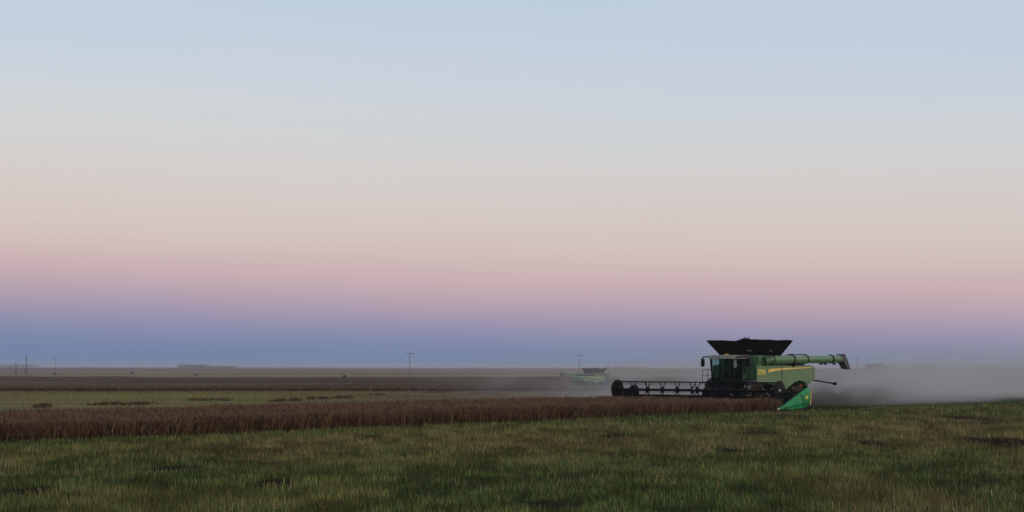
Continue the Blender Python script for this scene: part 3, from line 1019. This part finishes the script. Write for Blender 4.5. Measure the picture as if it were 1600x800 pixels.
    for y0 in (-6.06, 6.06):
        mb = MB().lathe([(-0.04, 0.02), (-0.04, 0.58), (-0.02, 0.62), (0.02, 0.62), (0.04, 0.58), (0.04, 0.02)], (rx, y0, rz), 'y', 28)
        P(mb, 'reel_disc', 'black', hd)
        P(MB().box(rx - 0.06, rx + 0.12, y0 + (0.05 if y0 > 0 else -0.09), y0 + (0.09 if y0 > 0 else -0.05), rz - 0.05, rz + 0.05), 'reel_reflector', 'decal' if y0 > 0 else 'steel', hd)
    for y0 in (-6.15, 0.0, 6.15):
        P(MB().hexa([(1.84, y0 - .05, 0.75), (1.95, y0 - .05, 0.70), (1.95, y0 + .05, 0.70), (1.84, y0 + .05, 0.75), (1.84, y0 - .05, 1.10), (1.95, y0 - .05, 1.12), (1.95, y0 + .05, 1.12), (1.84, y0 + .05, 1.10)])
          .hexa([(1.86, y0 - .05, 0.98), (1.86, y0 + .05, 0.98), (4.2, y0 + .05, rz - 0.06), (4.2, y0 - .05, rz - 0.06), (1.86, y0 - .05, 1.12), (1.86, y0 + .05, 1.12), (4.2, y0 + .05, rz + 0.08), (4.2, y0 - .05, rz + 0.08)])
          .tube((2.2, y0, 0.6), (3.2, y0, 1.08), 0.045, n=8), 'reel_arm', 'dark_metal', hd)
        P(MB().box(4.18, 4.24, y0 - 0.06, y0 + 0.06, rz + 0.0, rz + 0.12), 'arm_reflector', 'white', hd)
    # hydraulic valves and hoses on the left half of the header
    rr2 = random.Random(5)
    for i in range(14):
        y0 = rr2.uniform(1.2, 5.6)
        P(MB().tube((1.84, y0, 0.8), (1.9 + rr2.uniform(0, .3), y0 + rr2.uniform(-.5, .5), 0.95 + rr2.uniform(0, .4)), 0.03, n=5), 'hydraulic_hose', 'steel' if i % 3 == 0 else 'dark_metal', hd)
    # end dividers: long curved snouts
    for s in (1, -1):
        sec = [(4.72, 0.14, 0.03, 0.09), (4.4, 0.10, 0.07, 0.26), (4.0, 0.08, 0.11, 0.46), (3.5, 0.07, 0.16, 0.70), (3.0, 0.08, 0.20, 0.90), (2.5, 0.12, 0.22, 1.06), (2.1, 0.18, 0.23, 1.15), (1.85, 0.26, 0.22, 1.16), (1.70, 0.34, 0.20, 1.08), (1.60, 0.46, 0.15, 0.88)]
        vs = []
        nn = 12
        for (fx, z0, hwid, hgt) in sec:
            for i in range(nn):
                an = 2 * math.pi * i / nn
                ca, sa = math.cos(an), math.sin(an)
                e_ = 0.5
                yv = math.copysign(abs(ca) ** e_, ca) * hwid * (1 if sa < 0 else 1 - 0.55 * sa)
                zv = z0 + hgt * (0.5 + 0.5 * math.copysign(abs(sa) ** e_, sa))
                vs.append((fx, s * 6.42 + yv, zv))
        fs = [tuple(range(nn)), tuple(range(len(vs) - 1, len(vs) - nn - 1, -1))]
        for j in range(len(sec) - 1):
            fs += [(j * nn + i, (j + 1) * nn + i, (j + 1) * nn + (i + 1) % nn, j * nn + (i + 1) % nn) for i in range(nn)]
        mb = MB()
        mb.add(vs, fs, True)
        P(mb, 'divider', 'bright_green' if s > 0 else 'black', hd)
        if s > 0:
            P(MB().path([(2.42, 6.64, 0.25), (2.50, 6.64, 0.70), (2.62, 6.57, 1.0)], 0.022, 6), 'divider_seam', 'black', hd)
            P(MB().path([(4.3, 6.54, 0.22), (3.2, 6.62, 0.34), (1.9, 6.65, 0.46)], 0.02, 6), 'divider_seam', 'black', hd)
            P(MB().box(1.95, 2.2, 6.64, 6.655, 0.72, 0.90), 'warning_decal', 'decal', hd)
            P(MB().hexa([(4.5, 6.34, 0.04), (1.7, 6.26, 0.06), (1.7, 6.6, 0.06), (4.5, 6.5, 0.04), (4.5, 6.34, 0.15), (1.7, 6.26, 0.24), (1.7, 6.6, 0.24), (4.5, 6.5, 0.15)]), 'divider_skid', 'black', hd)
        P(MB().tube((4.70, s * 6.42, 0.20), (4.86, s * 6.42, 0.14), 0.07, 0.03, n=10), 'divider_tip', 'white', hd)
        P(MB().path([(1.75, s * 6.66, 0.36), (1.66, s * 6.66, 0.7), (1.68, s * 6.65, 1.15)], 0.035, 6), 'divider_reflector', 'decal', hd)
        P(MB().path([(4.3, s * 6.44, 0.42), (3.5, s * 6.47, 0.78), (2.9, s * 6.48, 1.01), (2.2, s * 6.48, 1.31), (1.85, s * 6.48, 1.42)], 0.05, 8), 'divider_ridge', 'dark_metal', hd)
    return T

HEAD = math.atan2(DY, DX)
proto = make_combine()
proto.location = (OX, OY, float(gz(OX, OY)))
proto.rotation_euler = (0, 0, HEAD)
tag(proto, 'large green combine harvester near the camera with black hopper, reel header and dust behind', 'combine harvester', 'combine harvesters')

def kids(o): return [c_ for c_ in bpy.data.objects if c_.parent == o]
SKIP = {'flap_latch', 'flap_rib', 'auger_clamp', 'auger_hose', 'auger_lamp', 'mirror_glass', 'number_decal', 'trim_strip', 'reflector_strip', 'tank_rail', 'work_light',
        'receiver_dome', 'hub', 'reel_reflector', 'arm_reflector', 'hydraulic_hose', 'divider_tip', 'divider_reflector', 'divider_ridge', 'divider_seam', 'warning_decal', 'divider_skid', 'cutter_bar', 'reel_spider',
        'seat', 'console', 'steering_wheel', 'reflection_panel', 'door_handle', 'door_sill', 'hydraulic_line', 'panel_seam', 'marker_lamp', 'access_door', 'exhaust_pipe', 'draper_belt', 'axle'}
def copy_tree(o, parent=None):
    c_ = o.copy()
    COL.objects.link(c_)
    if parent: c_.parent = parent
    for ch in kids(o):
        if ch.name.split('.')[0] in SKIP: continue
        copy_tree(ch, c_)
    return c_
far_c = copy_tree(proto)
FX, FY = 18.2, 318.0
far_c.location = (FX, FY, float(gz(FX, FY)))
far_c.rotation_euler = (0, 0, HEAD + math.pi)
far_c['label'] = 'small distant combine harvester half hidden in dust, its unloading pipe pointing left'

# ------------------------------------------------------------------ utility poles and far marks
def pole(px, Y, top, arm, label, thick=0.105, yaw=0.2, kind='utility pole', group='utility poles across the far fields'):
    X = (px - 800) / 2400 * Y
    z0 = float(gz(X, Y))
    h = top - z0
    o = empty('utility_pole', (X, Y, z0), yaw)
    MB().tube((0, 0, -0.3), (0.03 * h * 0.4, 0, h), thick * 1.2, thick * 0.8, n=10).build('post', M['wood'], o)
    if arm:
        xt = 0.03 * h * 0.4
        MB().box(xt - arm / 2, xt + arm / 2, -0.18, 0.0, h - 0.30, h - 0.16).build('crossarm', M['wood'], o)
        for sx in (-0.45, -0.2, 0.2, 0.45):
            MB().tube((xt + sx * arm, -0.09, h - 0.12), (xt + sx * arm, -0.09, h + 0.12), 0.07, 0.05, n=6).build('insulator', M['wood'], o)
    tag(o, label, kind, group)
    return o
def top_at(py, Y): return EYE + (573 - py) * Y / 2400
pole(640, 503, top_at(551.5, 503), 2.6, 'nearest wooden utility pole with crossarm, standing between the tufts and the distant combine')
pole(905, 586, top_at(554.5, 586), 2.4, 'hazy utility pole with crossarm rising directly behind the distant combine')
pole(86, 760, top_at(559, 760), 2.2, 'thin faint utility pole near the left edge, right of the tall dark bare post')
pole(1338, 754, top_at(558.5, 754), 2.4, 'faint utility pole with crossarm just right of the unloading spout, in the dust')
pole(1508, 754, top_at(559, 754), 2.4, 'faint utility pole with crossarm far right in the dust')
def post(px, Y, ptop, r, label):
    X = (px - 800) / 2400 * Y
    z0 = float(gz(X, Y))
    h = top_at(ptop, Y) - z0
    o = empty('mast', (X, Y, z0))
    MB().tube((0, 0, -0.3), (0, 0, h), r, r * 0.75, n=10).build('shaft', M['wood'], o)
    MB().box(-r * 2.4, r * 1.6, -r * 2, r * 2, -0.3, h * 0.32).build('base_hut', M['wood'], o)
    tag(o, label, 'mast')
post(41, 900, 554.5, 0.30, 'tall dark bare mast on the far left skyline')
post(25, 900, 567.5, 0.36, 'short dark stub of a mast left of the tall bare one')

def leaf_cloud(n, sx, sy, sz, size, base=0.0):
    p = np.stack([rng.uniform(-1, 1, n) * sx, rng.uniform(-1, 1, n) * sy, base + rng.random(n) ** 0.8 * sz], -1)
    a_ = rng.normal(0, size, (n, 3))
    b_ = rng.normal(0, size, (n, 3))
    v = np.stack([p, p + a_, p + a_ * 0.3 + b_], 1).reshape(-1, 3)
    v[:, 2] = np.maximum(v[:, 2], -0.2)
    c_ = np.array([0.03, 0.036, 0.022]) * rng.uniform(0.5, 1.5, (n, 1))
    return v, np.arange(n * 3).reshape(n, 3), np.repeat(c_, 3, axis=0)

# lone dark bushes on the tan land
for (px, py, wpx, hpx, lab) in [(207, 584, 3.0, 2.4, 'dark round bush on the far tan land, between the thin pole and the long wood'),
                                (306, 587, 2.6, 2.0, 'tiny dark bush below the long flat wood on the skyline'),
                                (418, 594.5, 3.0, 2.2, 'dark bush on the brown crop land above the row of tufts'),
                                (538, 592, 1.6, 4.0, 'thin upright dark bush left of the nearest utility pole'),
                                (86, 585, 6.0, 1.8, 'flat low dark bush under the thin faint utility pole'),
                                (950, 575.5, 5.0, 2.5, 'pale purple bush on the skyline right of the distant combine')]:
    X0, Y0 = gpoint(px, py)
    Y0 = min(Y0, 3200)
    X0 = (px - 800) / 2400 * Y0
    s_ = Y0 / 2400
    v, f_, c_ = leaf_cloud(260, wpx * s_ / 2, wpx * s_ / 2, hpx * s_, 0.28 * hpx * s_)
    o = np_mesh('bush', v, f_, c_, M['leaf'])
    o.location = (X0, Y0, float(gz(X0, Y0)))
    tag(o, lab, 'bush', 'bushes on the far land')

# far woods reading as flat masses on the skyline
def wood(px0, px1, ptop, Y, n=900):
    X0, X1 = (px0 - 800) / 2400 * Y, (px1 - 800) / 2400 * Y
    xm = (X0 + X1) / 2
    z0 = float(gz(xm, Y))
    h = top_at(ptop, Y) - z0
    v, f_, c_ = leaf_cloud(n, (X1 - X0) / 2, 30, h, h * 0.16)
    o = np_mesh('distant_wood', v, f_, c_, M['leaf'])
    o.location = (xm, Y, z0)
    tag(o, kind='stuff')
wood(279, 326, 570.0, 3000)
wood(328, 370, 572.2, 3000)
wood(0, 58, 570.0, 3000)
wood(-60, 0, 570.5, 3000)
wood(1357, 1378, 569.5, 2200)
wood(1380, 1460, 571.8, 2600)
wood(1436, 1456, 570.6, 2300)
wood(958, 1005, 573.2, 3000)
wood(120, 150, 573.4, 3600)
wood(1515, 1570, 571.5, 2600)

# ------------------------------------------------------------------ dust and haze
def vol_mat(name, color, density, aniso=0.0, absorb=None):
    m = bpy.data.materials.new(name)
    m.use_nodes = True
    t_ = m.node_tree
    t_.nodes.remove(t_.nodes["Principled BSDF"])
    pv = t_.nodes.new("ShaderNodeVolumePrincipled")
    pv.inputs["Color"].default_value = color + (1,)
    pv.inputs["Density"].default_value = density
    pv.inputs["Anisotropy"].default_value = aniso
    if absorb: pv.inputs["Absorption Color"].default_value = absorb + (1,)
    t_.links.new(pv.outputs[0], t_.nodes["Material Output"].inputs["Volume"])
    return m, t_, pv

def vol_field(t_, pv, density, ranges, noise_scale, n_lo=0.35, n_hi=0.75, stretch=(1, 1, 1), amount=1.0, zfall=None):
    """density = base * product of smooth ranges over object x, y, z * noise"""
    c_ = t_.nodes.new("ShaderNodeTexCoord")
    sp = t_.nodes.new("ShaderNodeSeparateXYZ")
    t_.links.new(c_.outputs["Object"], sp.inputs[0])
    mp_ = t_.nodes.new("ShaderNodeMapping")
    mp_.inputs["Scale"].default_value = stretch
    t_.links.new(c_.outputs["Object"], mp_.inputs["Vector"])
    nz = t_.nodes.new("ShaderNodeTexNoise")
    nz.inputs["Scale"].default_value = noise_scale
    nz.inputs["Detail"].default_value = 4
    nz.inputs["Distortion"].default_value = 0.6
    t_.links.new(mp_.outputs[0], nz.inputs["Vector"])
    def mr_(src, a_, b_, lo=0.0, hi=1.0):
        n = t_.nodes.new("ShaderNodeMapRange")
        n.interpolation_type = 'SMOOTHSTEP'
        n.inputs["From Min"].default_value = a_
        n.inputs["From Max"].default_value = b_
        n.inputs["To Min"].default_value = lo
        n.inputs["To Max"].default_value = hi
        t_.links.new(src, n.inputs["Value"])
        return n.outputs[0]
    def mul(a_, b_):
        n = t_.nodes.new("ShaderNodeMath")
        n.operation = 'MULTIPLY'
        t_.links.new(a_, n.inputs[0])
        if isinstance(b_, (int, float)): n.inputs[1].default_value = b_
        else: t_.links.new(b_, n.inputs[1])
        return n.outputs[0]
    d_ = mr_(nz.outputs["Fac"], n_lo, n_hi, 1 - amount, 1.0)
    for (axis, a_, b_) in ranges:
        d_ = mul(d_, mr_(sp.outputs[axis], a_, b_))
    t_.links.new(mul(d_, density), pv.inputs["Density"])

# dense plume hanging over the land the near machine has just crossed
m, t_, pv = vol_mat('plume_dust', (0.75, 0.745, 0.775), 0.1, 0.1)
vol_field(t_, pv, 0.088, [(0, -5.6, -12.0), (0, -170.0, -90.0), (1, 7.2, 3.0), (1, -46.0, -20.0), (2, 6.2, -2.2)], 0.17, n_lo=0.40, n_hi=0.64, amount=0.9, stretch=(0.55, 0.9, 1.5))
m.cycles.volume_step_rate = 0.12
o = MB().box(-175, -5.4, -48, 7.4, -2.6, 6.6).build('dust_plume', m)
o.location = (OX, OY, 0)
o.rotation_euler = (0, 0, HEAD)
tag(o, kind='stuff')

# dark chaff blown out low behind the chopper
m, t_, pv = vol_mat('chaff_dust', (0.22, 0.19, 0.18), 0.1, 0.0)
vol_field(t_, pv, 0.65, [(0, -6.0, -7.5), (0, -22.0, -8.0), (1, 5.6, 1.5), (1, -4.0, -0.6), (2, 1.7, 0.1)], 0.8, n_lo=0.4, n_hi=0.65, amount=0.9, stretch=(0.6, 1, 1.3))
m.cycles.volume_step_rate = 0.15
o = MB().box(-24.2, -5.9, -4.2, 5.8, -0.6, 1.8).build('chaff_cloud', m)
o.location = (OX, OY, 0)
o.rotation_euler = (0, 0, HEAD)
tag(o, kind='stuff')

# thin dust drifting over the far crop where the second machine works
m, t_, pv = vol_mat('drifting_dust_air', (0.62, 0.60, 0.62), 0.1, 0.1)
vol_field(t_, pv, 0.0025, [(0, -16.0, 95.0), (1, 118.0, 320.0), (1, 520.0, 420.0), (2, 5.5, -1.5)], 0.03, amount=0.5, stretch=(1, 1, 3))
m.cycles.volume_step_rate = 0.12
o = MB().box(-38, 230, 116, 525, -3.5, 9.2).build('drifting_dust', m)
tag(o, kind='stuff')

# evening air
m, t_, pv = vol_mat('evening_air', (0.74, 0.75, 0.85), 0.00020, 0.0)
o = MB().box(-5500, 5500, -120, 6700, -6.0, 11.5).build('haze', m)
tag(o, kind='stuff')
